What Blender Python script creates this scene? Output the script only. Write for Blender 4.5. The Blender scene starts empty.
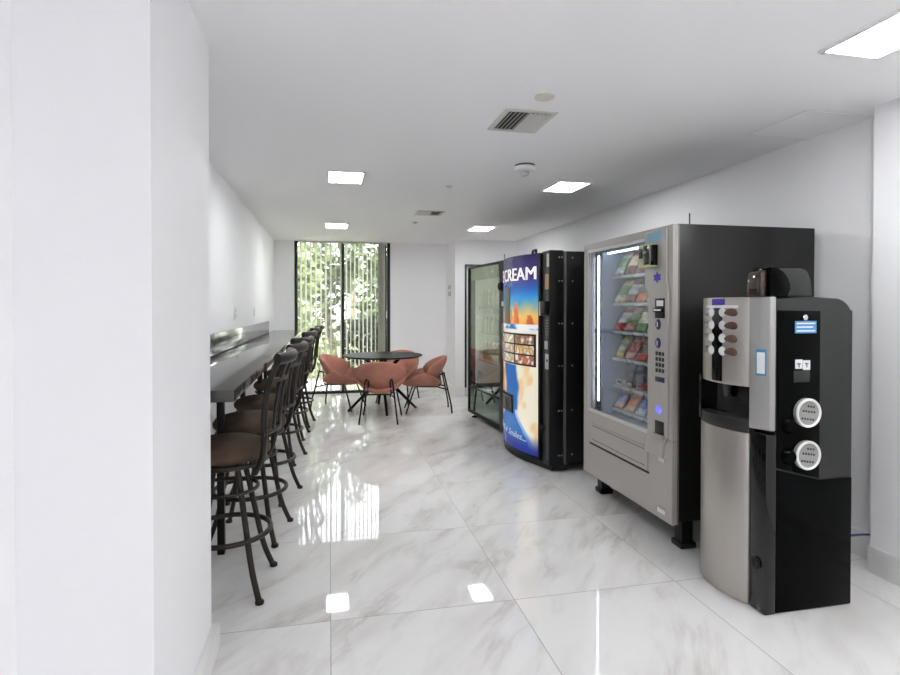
import bpy, bmesh, math, random
from math import sin, cos, pi, radians, atan, tan, sqrt, exp
from mathutils import Vector, Matrix
random.seed(7)
SC = bpy.context.scene
COL = SC.collection

# ------------------------------------------------------------------ materials
def lin(c):
    return tuple(((x/255)/12.92 if x/255 <= .04045 else ((x/255+.055)/1.055)**2.4) for x in c)
def new_mat(name):
    m = bpy.data.materials.new(name); m.use_nodes = True
    return m, m.node_tree, m.node_tree.nodes['Principled BSDF']
def mat(name, rgb, rough=.5, metal=0., spec=.5, emit=0., noise=0., nscale=40., bump=0., coat=0., stretch=(1, 1, 1)):
    m, nt, p = new_mat(name)
    c = lin(rgb) + (1,)
    p.inputs['Base Color'].default_value = c
    p.inputs['Roughness'].default_value = rough
    p.inputs['Metallic'].default_value = metal
    p.inputs['Specular IOR Level'].default_value = spec
    p.inputs['Coat Weight'].default_value = coat
    p.inputs['Coat Roughness'].default_value = .03
    if emit:
        p.inputs['Emission Color'].default_value = c
        p.inputs['Emission Strength'].default_value = emit
    if noise or bump:
        tc = nt.nodes.new('ShaderNodeTexCoord'); mp = nt.nodes.new('ShaderNodeMapping')
        mp.inputs['Scale'].default_value = stretch
        n = nt.nodes.new('ShaderNodeTexNoise'); n.inputs['Scale'].default_value = nscale
        n.inputs['Detail'].default_value = 4
        nt.links.new(tc.outputs['Object'], mp.inputs['Vector']); nt.links.new(mp.outputs['Vector'], n.inputs['Vector'])
        if noise:
            r = nt.nodes.new('ShaderNodeMapRange')
            r.inputs['From Min'].default_value = .3; r.inputs['From Max'].default_value = .7
            r.inputs['To Min'].default_value = 1-noise; r.inputs['To Max'].default_value = 1+noise
            mx = nt.nodes.new('ShaderNodeVectorMath'); mx.operation = 'SCALE'
            mx.inputs[0].default_value = c[:3]
            nt.links.new(n.outputs['Fac'], r.inputs['Value']); nt.links.new(r.outputs['Result'], mx.inputs['Scale'])
            nt.links.new(mx.outputs['Vector'], p.inputs['Base Color'])
        if bump:
            b = nt.nodes.new('ShaderNodeBump'); b.inputs['Strength'].default_value = bump; b.inputs['Distance'].default_value = .005
            nt.links.new(n.outputs['Fac'], b.inputs['Height']); nt.links.new(b.outputs['Normal'], p.inputs['Normal'])
    return m
def glass_mat(name, tint=(255, 255, 255), ior=1.5):
    m = bpy.data.materials.new(name); m.use_nodes = True; nt = m.node_tree; nt.nodes.clear()
    o = nt.nodes.new('ShaderNodeOutputMaterial'); mx = nt.nodes.new('ShaderNodeMixShader')
    t = nt.nodes.new('ShaderNodeBsdfTransparent'); g = nt.nodes.new('ShaderNodeBsdfGlossy'); f = nt.nodes.new('ShaderNodeLayerWeight')
    t.inputs['Color'].default_value = lin(tint)+(1,); g.inputs['Roughness'].default_value = .0; f.inputs['Blend'].default_value = .5
    f0 = ((ior-1)/(ior+1))**2                                   # Schlick reflectance, the same from both sides of the sheet
    pw = nt.nodes.new('ShaderNodeMath'); pw.operation = 'POWER'; pw.inputs[1].default_value = 5.; nt.links.new(f.outputs['Facing'], pw.inputs[0])
    ma = nt.nodes.new('ShaderNodeMath'); ma.operation = 'MULTIPLY_ADD'; ma.inputs[1].default_value = 1-f0; ma.inputs[2].default_value = f0; nt.links.new(pw.outputs[0], ma.inputs[0])
    nt.links.new(ma.outputs[0], mx.inputs[0]); nt.links.new(t.outputs[0], mx.inputs[1]); nt.links.new(g.outputs[0], mx.inputs[2])
    nt.links.new(mx.outputs[0], o.inputs['Surface'])
    return m
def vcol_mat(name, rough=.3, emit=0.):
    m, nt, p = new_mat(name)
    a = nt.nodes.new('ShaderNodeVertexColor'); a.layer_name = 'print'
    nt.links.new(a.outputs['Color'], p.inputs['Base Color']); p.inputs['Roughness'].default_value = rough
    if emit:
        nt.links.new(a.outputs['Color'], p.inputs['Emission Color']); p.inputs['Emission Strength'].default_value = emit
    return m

TX0, TXS, TY0, TYS = .004, .8595, 2.532, .905          # floor tile joints
def floor_mat():
    m, nt, p = new_mat('polished_marble_tile'); N = nt.nodes; L = nt.links
    def math_(op, a, b=None):
        n = N.new('ShaderNodeMath'); n.operation = op
        for i, v in enumerate((a, b)):
            if v is None: continue
            if isinstance(v, (int, float)): n.inputs[i].default_value = v
            else: L.new(v, n.inputs[i])
        return n.outputs[0]
    tc = N.new('ShaderNodeTexCoord'); sp = N.new('ShaderNodeSeparateXYZ'); L.new(tc.outputs['Object'], sp.inputs[0])
    u = math_('DIVIDE', math_('SUBTRACT', sp.outputs[0], TX0), TXS); v = math_('DIVIDE', math_('SUBTRACT', sp.outputs[1], TY0), TYS)
    iu = math_('FLOOR', u); iv = math_('FLOOR', v)
    fu = math_('ABSOLUTE', math_('SUBTRACT', math_('SUBTRACT', u, iu), .5)); fv = math_('ABSOLUTE', math_('SUBTRACT', math_('SUBTRACT', v, iv), .5))
    joint = math_('GREATER_THAN', math_('MAXIMUM', fu, fv), .5-.0021)
    cb = N.new('ShaderNodeCombineXYZ'); L.new(iu, cb.inputs[0]); L.new(iv, cb.inputs[1])
    wn = N.new('ShaderNodeTexWhiteNoise'); wn.noise_dimensions = '3D'; L.new(cb.outputs[0], wn.inputs['Vector'])
    off = N.new('ShaderNodeVectorMath'); off.operation = 'SCALE'; off.inputs['Scale'].default_value = 17.; L.new(wn.outputs['Color'], off.inputs[0])
    ad = N.new('ShaderNodeVectorMath'); ad.operation = 'ADD'; L.new(tc.outputs['Object'], ad.inputs[0]); L.new(off.outputs[0], ad.inputs[1])
    mp = N.new('ShaderNodeMapping'); mp0 = N.new('ShaderNodeMapping'); mp0.inputs['Rotation'].default_value = (0, 0, radians(-52)); mp.inputs['Scale'].default_value = (.7, 2.2, 1)
    L.new(ad.outputs[0], mp0.inputs['Vector']); L.new(mp0.outputs[0], mp.inputs['Vector'])
    n1 = N.new('ShaderNodeTexNoise'); n1.inputs['Scale'].default_value = 1.3; n1.inputs['Detail'].default_value = 7; n1.inputs['Roughness'].default_value = .6
    n1.inputs['Distortion'].default_value = .5
    L.new(mp.outputs[0], n1.inputs['Vector'])
    vein = math_('SUBTRACT', 1., math_('MULTIPLY', math_('ABSOLUTE', math_('SUBTRACT', n1.outputs['Fac'], .5)), 22.))   # thin ridges
    vein = math_('MAXIMUM', vein, 0.)
    n2 = N.new('ShaderNodeTexNoise'); n2.inputs['Scale'].default_value = 2.1; n2.inputs['Detail'].default_value = 5; L.new(mp.outputs[0], n2.inputs['Vector'])
    cl = N.new('ShaderNodeMapRange'); cl.inputs['From Min'].default_value = .45; cl.inputs['From Max'].default_value = .75; L.new(n2.outputs['Fac'], cl.inputs['Value'])
    veinf = math_('MULTIPLY', vein, math_('ADD', math_('MULTIPLY', cl.outputs[0], .36), .07))
    mx1 = N.new('ShaderNodeMix'); mx1.data_type = 'RGBA'; mx1.inputs['A'].default_value = lin((240, 239, 238))+(1,); mx1.inputs['B'].default_value = lin((222, 219, 216))+(1,)
    L.new(cl.outputs[0], mx1.inputs['Factor'])
    mx2 = N.new('ShaderNodeMix'); mx2.data_type = 'RGBA'; mx2.inputs['B'].default_value = lin((150, 139, 132))+(1,)
    L.new(mx1.outputs['Result'], mx2.inputs['A']); L.new(veinf, mx2.inputs['Factor'])
    mx3 = N.new('ShaderNodeMix'); mx3.data_type = 'RGBA'; mx3.inputs['B'].default_value = lin((160, 157, 152))+(1,)
    L.new(mx2.outputs['Result'], mx3.inputs['A']); L.new(joint, mx3.inputs['Factor'])
    L.new(mx3.outputs['Result'], p.inputs['Base Color'])
    p.inputs['Specular IOR Level'].default_value = .62
    L.new(math_('ADD', math_('MULTIPLY', joint, .4), .035), p.inputs['Roughness'])
    return m

M = dict(
    wall=mat('white_wall_paint', (247, 247, 249), .6, spec=.3), ceil=mat('white_ceiling_paint', (244, 244, 245), .7, spec=.25),
    base=mat('white_gloss_trim', (236, 236, 235), .35), floor=floor_mat(),
    black=mat('black_powder_coat', (12, 14, 13), .4, spec=.35), gloss=mat('gloss_black', (7, 7, 8), .08), charcoal=mat('charcoal_plastic', (30, 32, 30), .42),
    darkside=mat('black_cabinet_steel', (23, 24, 22), .36, spec=.35, noise=.08, nscale=4),
    machinegrey=mat('warm_grey_door_paint', (168, 164, 159), .38), lightgrey=mat('light_grey_plastic', (196, 195, 192), .4), greydark=mat('mid_grey_steel', (104, 105, 101), .4),
    steel=mat('brushed_champagne_steel', (186, 181, 175), .32, metal=.75, noise=.04, nscale=30, stretch=(1, 1, 30)), silver=mat('silver_plastic', (166, 165, 163), .3, metal=.35),
    chrome=mat('chrome', (220, 220, 220), .12, metal=1.), glossdark=mat('deep_gloss_black', (4, 5, 5), .1, spec=.06), white=mat('white_plastic', (236, 236, 234), .4), whitelab=mat('white_sticker', (228, 230, 232), .5),
    blue=mat('blue_sticker', (70, 140, 190), .4), sky=mat('light_blue_sticker', (130, 180, 205), .4), purple=mat('purple_sticker', (70, 45, 165), .4), navy=mat('navy_button', (42, 44, 86), .3),
    lamp=mat('panel_lamp', (252, 253, 253), .5, emit=35.), glow=mat('lit_blue_button', (110, 110, 245), .3, emit=.6), tubelight=mat('lit_tube', (225, 232, 255), .4, emit=9.0),
    bronze=mat('dark_bronze_metal', (50, 44, 39), .36, metal=.5), rubber=mat('black_rubber', (18, 18, 18), .6),
    suede=mat('brown_suede', (84, 69, 58), .8, noise=.28, nscale=9, bump=.15, spec=.2), velvet=mat('dusty_pink_velvet', (180, 124, 108), .75, noise=.08, nscale=14, spec=.25),
    counter=mat('dark_grey_wood', (44, 41, 38), .17, coat=.45, noise=.15, nscale=5, stretch=(8, .7, 1)), tabletop=mat('black_table', (20, 20, 21), .4, spec=.1),
    ventface=mat('vent_face', (150, 150, 147), .45), inner=mat('machine_interior', (150, 160, 176), .5), shelf=mat('shelf_grey', (178, 184, 196), .35), coil=mat('wire_coil', (150, 150, 155), .3, metal=.8),
    brownclear=mat('smoked_brown_plastic', (54, 40, 29), .12, coat=.4), bean=mat('brown_bean', (92, 62, 52), .35), beansilver=mat('grey_bean', (150, 150, 148), .3, metal=.4), clearbtn=mat('pale_button', (226, 228, 228), .2),
    lime=mat('lime_grey_plastic', (176, 186, 140), .4), tan=mat('tan_sticker', (190, 150, 105), .5), cable=mat('blue_cable', (62, 74, 122), .5),
    vane=mat('blind_vane', (205, 206, 196), .6), blacktrim=mat('black_window_frame', (22, 22, 22), .4), vent=mat('vent_enamel', (205, 205, 200), .5), ventdark=mat('vent_inside', (70, 70, 68), .8),
    slat=mat('blind_slat', (222, 222, 220), .5), cream=mat('cream_disc', (212, 210, 198), .5),
    glass=glass_mat('clear_glass'), mglass=glass_mat('machine_glass', (246, 249, 249), 1.85), dglass=glass_mat('tinted_machine_glass', (240, 244, 238), 2.6),
    lawn=mat('grass', (176, 184, 140), .9, noise=.3, nscale=3), path=mat('pale_paving', (214, 206, 190), .8, noise=.08, nscale=2), bark=mat('bark', (150, 135, 115), .9, noise=.25, nscale=8),
    leaf1=mat('mid_green_leaf', (108, 122, 88), .6, noise=.35, nscale=1.2), leaf2=mat('light_green_leaf', (146, 158, 116), .6, noise=.3, nscale=1.2), leaf3=mat('deep_green_leaf', (36, 47, 32), .6, noise=.4, nscale=2),
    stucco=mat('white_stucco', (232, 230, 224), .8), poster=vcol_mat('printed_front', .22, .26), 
    letter=mat('white_lettering', (250, 244, 236), .4, emit=.3), letterpale=mat('pale_lettering', (190, 205, 225), .4, emit=.15), waterblue=mat('blue_accent', (60, 60, 170), .3),
)

# ------------------------------------------------------------------ mesh builder
class B:
    def __init__(s): s.bm = bmesh.new()
    def _mi(s, faces, mi):
        for f in faces: f.material_index = mi
    def box(s, a, b, bev=0., mi=0, seg=2, rot=None):
        a, b = Vector(a), Vector(b); c = (a+b)/2; d = b-a
        t = bmesh.new(); bmesh.ops.create_cube(t, size=1.)
        for v in t.verts: v.co = Vector((v.co.x*d.x, v.co.y*d.y, v.co.z*d.z))
        if bev: bmesh.ops.bevel(t, geom=t.edges[:], offset=min(bev, .49*min(abs(d.x), abs(d.y), abs(d.z))), segments=seg, affect='EDGES', profile=.5)
        for v in t.verts: v.co = (rot @ v.co if rot else v.co) + c
        s.add(t, mi); return s
    def add(s, t, mi=None):
        mp = {v: s.bm.verts.new(v.co) for v in t.verts}
        for f in t.faces:
            try: g = s.bm.faces.new([mp[v] for v in f.verts])
            except ValueError: continue
            g.material_index = f.material_index if mi is None else mi
        t.free()
    def prism(s, poly, axis, lo, hi, bev=0., mi=0):
        """poly: list of (a,b) in the two axes other than `axis` (cyclic order x,y,z minus axis)"""
        def P(a, b, h): return {'x': (h, a, b), 'y': (a, h, b), 'z': (a, b, h)}[axis]
        t = bmesh.new()
        lo_ = [t.verts.new(P(a, b, lo)) for a, b in poly]; hi_ = [t.verts.new(P(a, b, hi)) for a, b in poly]
        t.faces.new(lo_); t.faces.new(hi_[::-1]); n = len(poly)
        for i in range(n): t.faces.new((lo_[i], hi_[i], hi_[(i+1) % n], lo_[(i+1) % n]))
        bmesh.ops.recalc_face_normals(t, faces=t.faces[:])
        if bev:
            es = [e for e in t.edges if len(e.link_faces) == 2 and e.calc_face_angle(0) > .6]
            bmesh.ops.bevel(t, geom=es, offset=bev, segments=2, affect='EDGES', profile=.5)
        s.add(t, mi); return s
    def tube(s, pts, r, n=10, closed=False, mi=0, flat=1.):
        pts = [Vector(p) for p in pts]; m = len(pts)
        rs = r if isinstance(r, (list, tuple)) else [r]*m
        def tang(i):
            if closed: return (pts[(i+1) % m]-pts[i-1]).normalized()
            return (pts[min(i+1, m-1)]-pts[max(i-1, 0)]).normalized()
        t0 = tang(0); up = Vector((0, 0, 1)) if abs(t0.z) < .9 else Vector((1, 0, 0))
        nrm = (up-t0*up.dot(t0)).normalized(); rings = []
        for i in range(m):
            t = tang(i); nrm = (nrm-t*nrm.dot(t)).normalized(); bn = t.cross(nrm)
            rings.append([s.bm.verts.new(pts[i]+nrm*cos(2*pi*k/n)*rs[i]+bn*sin(2*pi*k/n)*rs[i]*flat) for k in range(n)])
        for i in range(m if closed else m-1):
            a, b = rings[i], rings[(i+1) % m]
            for k in range(n):
                f = s.bm.faces.new((a[k], a[(k+1) % n], b[(k+1) % n], b[k])); f.material_index = mi
        if not closed:
            s.bm.faces.new(rings[0][::-1]).material_index = mi; s.bm.faces.new(rings[-1]).material_index = mi
        return s
    def lathe(s, prof, n=24, c=(0, 0, 0), axis='z', mi=0):
        c = Vector(c); R = {'z': Matrix.Identity(3), 'x': Matrix(((0, 0, 1), (1, 0, 0), (0, 1, 0))), 'y': Matrix(((0, 1, 0), (0, 0, 1), (1, 0, 0)))}[axis]
        rings = []
        for r, z in prof:
            rings.append([s.bm.verts.new(c+R @ Vector((r*cos(2*pi*k/n), r*sin(2*pi*k/n), z))) for k in range(n)] if r > 1e-6 else [s.bm.verts.new(c+R @ Vector((0, 0, z)))])
        for a, b in zip(rings, rings[1:]):
            for k in range(n):
                q = [a[k % len(a)], a[(k+1) % len(a)], b[(k+1) % len(b)], b[k % len(b)]]
                q = [v for i, v in enumerate(q) if v not in q[:i]]
                if len(q) > 2: s.bm.faces.new(q).material_index = mi
        if len(rings[0]) > 1: s.bm.faces.new(rings[0][::-1]).material_index = mi
        if len(rings[-1]) > 1: s.bm.faces.new(rings[-1]).material_index = mi
        return s
    def surf(s, fn, nu, nv, mi=0, closed_u=False):
        g = [[s.bm.verts.new(fn(i/nu, j/nv)) for j in range(nv+1)] for i in range(nu+(0 if closed_u else 1))]
        for i in range(nu):
            for j in range(nv):
                a = [g[i][j], g[(i+1) % len(g)][j], g[(i+1) % len(g)][j+1], g[i][j+1]]
                s.bm.faces.new(a).material_index = mi
        return s

def empty(name, loc=(0, 0, 0), rz=0.):
    o = bpy.data.objects.new(name, None); COL.objects.link(o); o.location = loc; o.rotation_euler = (0, 0, rz)
    o.empty_display_size = .1
    o['_base'] = list(loc)
    return o
BASE = {}
def thing(name, label, cat, loc=(0, 0, 0), group=None):
    o = bpy.data.objects.new(name, None); COL.objects.link(o); o.location = loc; o.empty_display_size = .1
    tag(o, label, cat, group); BASE[o.name] = Vector(loc); return o
def tag(o, label, cat, group=None, kind=None):
    o['label'] = label; o['category'] = cat
    if group: o['group'] = group
    if kind: o['kind'] = kind
    return o
def link(name, b, mats, parent=None, label=None, smooth=True, angle=40, center=False, normals=True):
    bm = b.bm if isinstance(b, B) else b
    if normals: bmesh.ops.recalc_face_normals(bm, faces=bm.faces[:])
    off = Vector((0, 0, 0))
    if parent is not None: off = BASE[parent.name]
    elif center:
        lo = [min(v.co[i] for v in bm.verts) for i in range(3)]; hi = [max(v.co[i] for v in bm.verts) for i in range(3)]
        off = Vector(((lo[0]+hi[0])/2, (lo[1]+hi[1])/2, lo[2]))
    for v in bm.verts: v.co -= off
    me = bpy.data.meshes.new(name); bm.to_mesh(me); bm.free()
    for m in (mats if isinstance(mats, (list, tuple)) else [mats]): me.materials.append(m)
    if smooth:
        me.polygons.foreach_set('use_smooth', [True]*len(me.polygons)); me.set_sharp_from_angle(angle=radians(angle))
    o = bpy.data.objects.new(name, me); COL.objects.link(o)
    BASE[o.name] = off
    if parent is not None: o.parent = parent
    else: o.location = off
    if label: o['label'] = label
    return o
def struct(name, b, m, parent=None):
    o = link(name, b, m, parent, center=parent is None)
    if parent is None: o['kind'] = 'structure'
    return o
def copy_tree(o, parent=None):
    c = o.copy(); COL.objects.link(c)
    if parent is not None:
        c.parent = parent
    for ch in list(o.children): copy_tree(ch, c)
    return c
def place(proto, used, loc, rz, label):
    o = proto if not used else copy_tree(proto)
    o.location = loc; o.rotation_euler = (0, 0, rz); o['label'] = label
    return o
def box(a, b, bev=0.): return B().box(a, b, bev)
def arc(c, r, a0, a1, n): return [(c[0]+r*cos(radians(a0+(a1-a0)*i/n)), c[1]+r*sin(radians(a0+(a1-a0)*i/n))) for i in range(n+1)]
def spline(pts, n=6):
    pts = [Vector(p) for p in pts]; out = []
    for i in range(len(pts)-1):
        p0, p1, p2, p3 = pts[max(i-1, 0)], pts[i], pts[i+1], pts[min(i+2, len(pts)-1)]
        for k in range(n):
            t = k/n; out.append(.5*((2*p1)+(p2-p0)*t+(2*p0-5*p1+4*p2-p3)*t*t+(3*p1-p0-3*p2+p3)*t**3))
    out.append(pts[-1]); return out
def text_bm(s, size, bold=0., shear=0., extrude=.002):
    cu = bpy.data.curves.new('lettering', 'FONT'); cu.body = s; cu.size = size; cu.offset = bold; cu.shear = shear; cu.extrude = extrude; cu.resolution_u = 3
    o = bpy.data.objects.new('lettering', cu); COL.objects.link(o)
    dg = bpy.context.evaluated_depsgraph_get(); me = bpy.data.meshes.new_from_object(o.evaluated_get(dg))
    bm = bmesh.new(); bm.from_mesh(me)
    bpy.data.objects.remove(o); bpy.data.meshes.remove(me); bpy.data.curves.remove(cu)
    return bm

# ------------------------------------------------------------------ camera
f_px = 559.; yaw = atan(121/559.)
cam = bpy.data.objects.new('camera', bpy.data.cameras.new('camera')); COL.objects.link(cam)
cam.data.sensor_fit = 'HORIZONTAL'; cam.data.sensor_width = 36; cam.data.lens = 36*f_px/900; cam.data.clip_start = .05; cam.data.clip_end = 200
cam.data.shift_y = -23.7/900
cam.location = (0, 0, 1.40); cam.rotation_euler = (radians(90-.7), 0, -yaw)
SC.camera = cam

# ------------------------------------------------------------------ room shell
XL, XR, YB, ZC = -.84, 2.93, 9.2, 2.45
YN = -3.0
fl_ = link('floor', box((XL-.2, YN-.2, -.08), (XR+.2, YB+.12, 0)), M['floor']); fl_['kind'] = 'structure'
struct('ceiling', box((XL-.2, YN-.2, ZC), (XR+.2, YB+.12, ZC+.15)), M['ceil'])
struct('wall_left', box((XL-.1, YN, 0), (XL, YB, ZC)), M['wall'])
struct('wall_right', box((XR, 2.41, 0), (XR+.1, YB, ZC)), M['wall'])
struct('wall_front', box((XL, YN-.1, 0), (XR, YN, ZC)), M['wall'])
struct('wall_left_near', box((XL, YN, 0), (-.80, 1.655, ZC)), M['wall'])
struct('wall_left_pier', box((XL, 1.655, 0), (-.47, 2.41, ZC)), M['wall'])
struct('wall_right_pier', box((2.80, YN, 0), (XR+.1, 2.41, ZC)), M['wall'])
WL, WR = -.535, .985
struct('wall_back_left', box((XL-.1, YB, 0), (WL, YB+.12, ZC)), M['wall'])
struct('wall_back_right', box((WR, YB, 0), (1.92, YB+.12, ZC)), M['wall'])
# projecting section holding the door
DX0, DX1, DZ = 2.08, 2.86, 2.06
b = B(); b.box((1.92, 8.5, 0), (DX0, YB+.12, ZC)); b.box((DX0, 8.5, DZ), (XR, YB+.12, ZC)); b.box((DX1, 8.5, 0), (XR, YB+.12, DZ)); b.box((DX0, 8.62, 0), (DX1, YB+.12, DZ))
struct('wall_back_projecting', b, M['wall'])
bh, bt = .145, .018
struct('baseboard_left_pier', box((-.47, 1.60, 0), (-.47+bt+.012, 2.41+bt, .105), .004), M['base'])
struct('baseboard_right_pier', box((2.80-bt, YN, 0), (2.80, 2.41, .14), .004), M['base'])
struct('baseboard_right', box((XR-bt, 2.41, 0), (XR, 8.5, bh), .004), M['base'])
struct('baseboard_left', box((XL, 2.45, 0), (XL+bt, YB-.02, bh), .004), M['base'])
b = B(); b.box((XL+bt, YB-bt, 0), (WL-.0, YB, bh), .004); struct('baseboard_back_left', b, M['base'])
struct('baseboard_back_right', box((WR+.01, YB-bt, 0), (1.92-bt, YB, bh), .004), M['base'])
b = B(); b.box((1.92-bt, 8.5-bt, 0), (1.92, YB, bh), .004); b.box((1.92, 8.5-bt, 0), (DX0-.03, 8.5, bh), .004)
struct('baseboard_back_projecting', b, M['base'])
# door with a blind
d = B(); d.box((DX0+.022, 8.56, .02), (DX1, 8.60, DZ-.02), .003)
d1 = link('door_1', d, M['base'], center=True); d1['kind'] = 'structure'
b = B(); b.box((DX0-.004, 8.49, .14), (DX0+.024, 8.56, DZ+.004), .002); b.box((DX0+.024, 8.49, DZ-.008), (DX1, 8.50, DZ+.004)); link('door_frame', b, M['blacktrim'], d1, 'black metal door frame')
b = B()
for k in range(44): b.box((DX0+.085, 8.535, .16+k*.042), (DX1-.03, 8.56, .19+k*.042))
link('blind', b, M['slat'], d1, 'white slatted blind')
link('handle', box((DX0+.07, 8.50, .44), (DX0+.115, 8.56, .52), .006), M['blacktrim'], d1, 'black door handle')
# window
w1 = thing('window_1', 'tall black-framed window wall reaching the ceiling at the far end', 'window', (.22, YB+.04, 0))
for k in ('label', 'category'): del w1[k]
w1['kind'] = 'structure'
for x0, x1 in ((WL, WL+.048), (.19, .245), (.885, .925), (.937, WR)):
    link('window_frame', box((x0, YB-.005, 0), (x1, YB+.09, ZC), .004), M['blacktrim'], w1)
link('window_frame', box((WL, YB, 0), (WR, YB+.09, .045), .004), M['blacktrim'], w1)
link('window_frame', box((WL, YB+.01, ZC-.015), (WR, YB+.09, ZC), .004), M['blacktrim'], w1)
link('pane', box((WL+.05, YB+.05, .046), (.189, YB+.056, ZC-.017)), M['glass'], w1)
link('pane', box((.247, YB+.05, .046), (.884, YB+.056, ZC-.017)), M['glass'], w1)
# vertical blind: every vane a part
vb = thing('vertical_blind', 'open vertical blind of thin pale vanes in front of the tall window', 'blind', (.22, YB-.06, 0))
link('head_rail', box((WL+.06, YB-.075, ZC-.03), (.93, YB-.035, ZC-.001), .003), M['vane'], vb)
rv = random.Random(3)
xs = [WL+.10+k*.0775 for k in range(9)] + [.275+k*.066 for k in range(8)] + [.80+k*.02 for k in range(5)]
for k, x in enumerate(xs):
    a = radians(74+rv.uniform(-4, 4)) if k < 17 else radians(62)
    R = Matrix.Rotation(a, 3, 'Z')
    link('vane', B().box((x-.042, YB-.056, .05), (x+.042, YB-.0535, ZC-.03), rot=R), M['vane'], vb)

# ------------------------------------------------------------------ ceiling fittings
LIGHTS = [(.135, 4.60, 'square ceiling light panel, larger of the two in the left row'), (2.02, 4.56, 'square ceiling light panel above the snack machine'),
          (.10, 7.36, 'square ceiling light panel nearest the tall window'), (1.99, 7.22, 'square ceiling light panel by the drink machine and the door'),
          (2.115, 1.735, 'large bright square ceiling panel in the top right corner'), (1.7, -.45, None), (.35, -2.1, None)]  # last two are unseen, added behind the camera to light the room
for x, y, lab in LIGHTS:
    t = thing('ceiling_light', lab or 'added unseen ceiling light panel behind the viewer, %s one' % ('right' if x > 1 else 'left'), 'ceiling light', (x, y, ZC), 'square ceiling lights')
    hx, hy = .130, .185
    b = B()
    for q in (((-hx-.02, -hy-.02), (hx+.02, -hy)), ((-hx-.02, hy), (hx+.02, hy+.02)), ((-hx-.02, -hy), (-hx, hy)), ((hx, -hy), (hx+.02, hy))):
        b.box((x+q[0][0], y+q[0][1], ZC-.010), (x+q[1][0], y+q[1][1], ZC-.0005), .002)
    link('frame', b, M['white'], t)
    link('diffuser', box((x-hx, y-hy, ZC-.008), (x+hx, y+hy, ZC-.001)), M['lamp'], t)
def ceil_vent(x0, x1, y0, y1, n, label, ang):
    t = thing('air_vent', label, 'vent', ((x0+x1)/2, (y0+y1)/2, ZC))
    b = B(); w = .03
    b.box((x0, y0, ZC-.008), (x1, y0+w, ZC-.0005), .002); b.box((x0, y1-w, ZC-.008), (x1, y1, ZC-.0005), .002)
    b.box((x0, y0+w, ZC-.008), (x0+w, y1-w, ZC-.0005), .002); b.box((x1-w, y0+w, ZC-.008), (x1, y1-w, ZC-.0005), .002)
    link('frame', b, M['vent'], t)
    link('backing', box((x0+w, y0+w, ZC-.0012), (x1-w, y1-w, ZC-.0004)), M['ventdark'], t)
    for k in range(n):
        xx = x0+w+(k+.5)*(x1-x0-2*w)/n
        R = Matrix.Rotation(ang if k < n/2 else -ang, 3, 'Y')
        link('slat', B().box((xx-.011, y0+w, ZC-.0105), (xx+.011, y1-w, ZC-.009), rot=R), M['vent'], t)
ceil_vent(.915, 1.21, 2.83, 3.19, 10, 'white louvred ceiling air vent near the round cover disc', radians(-38))
ceil_vent(.945, 1.245, 6.0, 6.3, 9, 'small dark ceiling air vent in the far part of the room', radians(50))
t = thing('smoke_detector', 'white round smoke detector hanging from the ceiling', 'smoke detector', (1.42, 3.94, ZC))
link('base', B().lathe([(.074, -.001), (.074, -.012), (.07, -.014)], 32, (1.42, 3.94, ZC)), M['ventdark'], t, 'dark gap ring')
link('body', B().lathe([(.078, -.014), (.078, -.03), (.07, -.042), (.045, -.048)], 32, (1.42, 3.94, ZC)), M['white'], t)
link('sensor_cage', B().lathe([(.03, -.048), (.034, -.06), (.026, -.078), (.012, -.082)], 16, (1.42, 3.94, ZC)), M['lightgrey'], t)
tag(link('cover_disc', B().lathe([(.05, 0), (.05, -.006), (.046, -.009)], 32, (1.055, 2.64, ZC)), M['cream'], center=True), 'plain round cream cover disc on the ceiling beside the louvred vent', 'cover plate')
for x, y, lab in ((1.02, 4.76, 'small recessed sprinkler cover nearer the smoke detector'), (1.045, 6.86, 'small recessed sprinkler cover beside the far dark vent')):
    tag(link('sprinkler_cover', B().lathe([(.036, 0), (.036, -.005), (.02, -.012), (.012, -.02)], 20, (x, y, ZC)), M['lightgrey'], center=True), lab, 'sprinkler', 'ceiling sprinklers')
b = B(); b.box((2.50, 2.535, ZC-.003), (2.92, 2.95, ZC))
t = tag(link('access_panel', b, M['ceil'], center=True), 'flat square access panel in the ceiling by the right wall', 'access panel')
b = B()
for a0, a1 in (((2.49, 2.525), (2.92, 2.535)), ((2.49, 2.95), (2.92, 2.96)), ((2.49, 2.535), (2.50, 2.95))): b.box((a0[0], a0[1], ZC-.005), (a1[0], a1[1], ZC-.0005))
link('rim', b, M['white'], t)
# wall fittings
for y, lab in ((5.41, 'white wall outlet plate above the counter, nearer one'), (6.74, 'white wall outlet plate above the counter, farther one')):
    t = thing('outlet', lab, 'outlet', (XL, y, 1.345), 'outlets above the counter')
    link('plate', box((XL+.0005, y-.04, 1.285), (XL+.008, y+.04, 1.405), .003), M['white'], t)
    for z in (1.322, 1.368): link('socket', B().box((XL+.008, y-.017, z-.014), (XL+.010, y+.017, z+.014), .004), M['lightgrey'], t)
for z0, z1, lab in ((1.685, 1.75, 'upper of two small grey plates on the far wall'), (1.575, 1.655, 'lower of two small grey plates on the far wall')):
    tag(link('wall_plate', box((1.908, 8.80, z0), (1.9195, 8.98, z1), .003), M['lightgrey'], center=True), lab, 'wall plate', 'small plates by the door')

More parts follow.
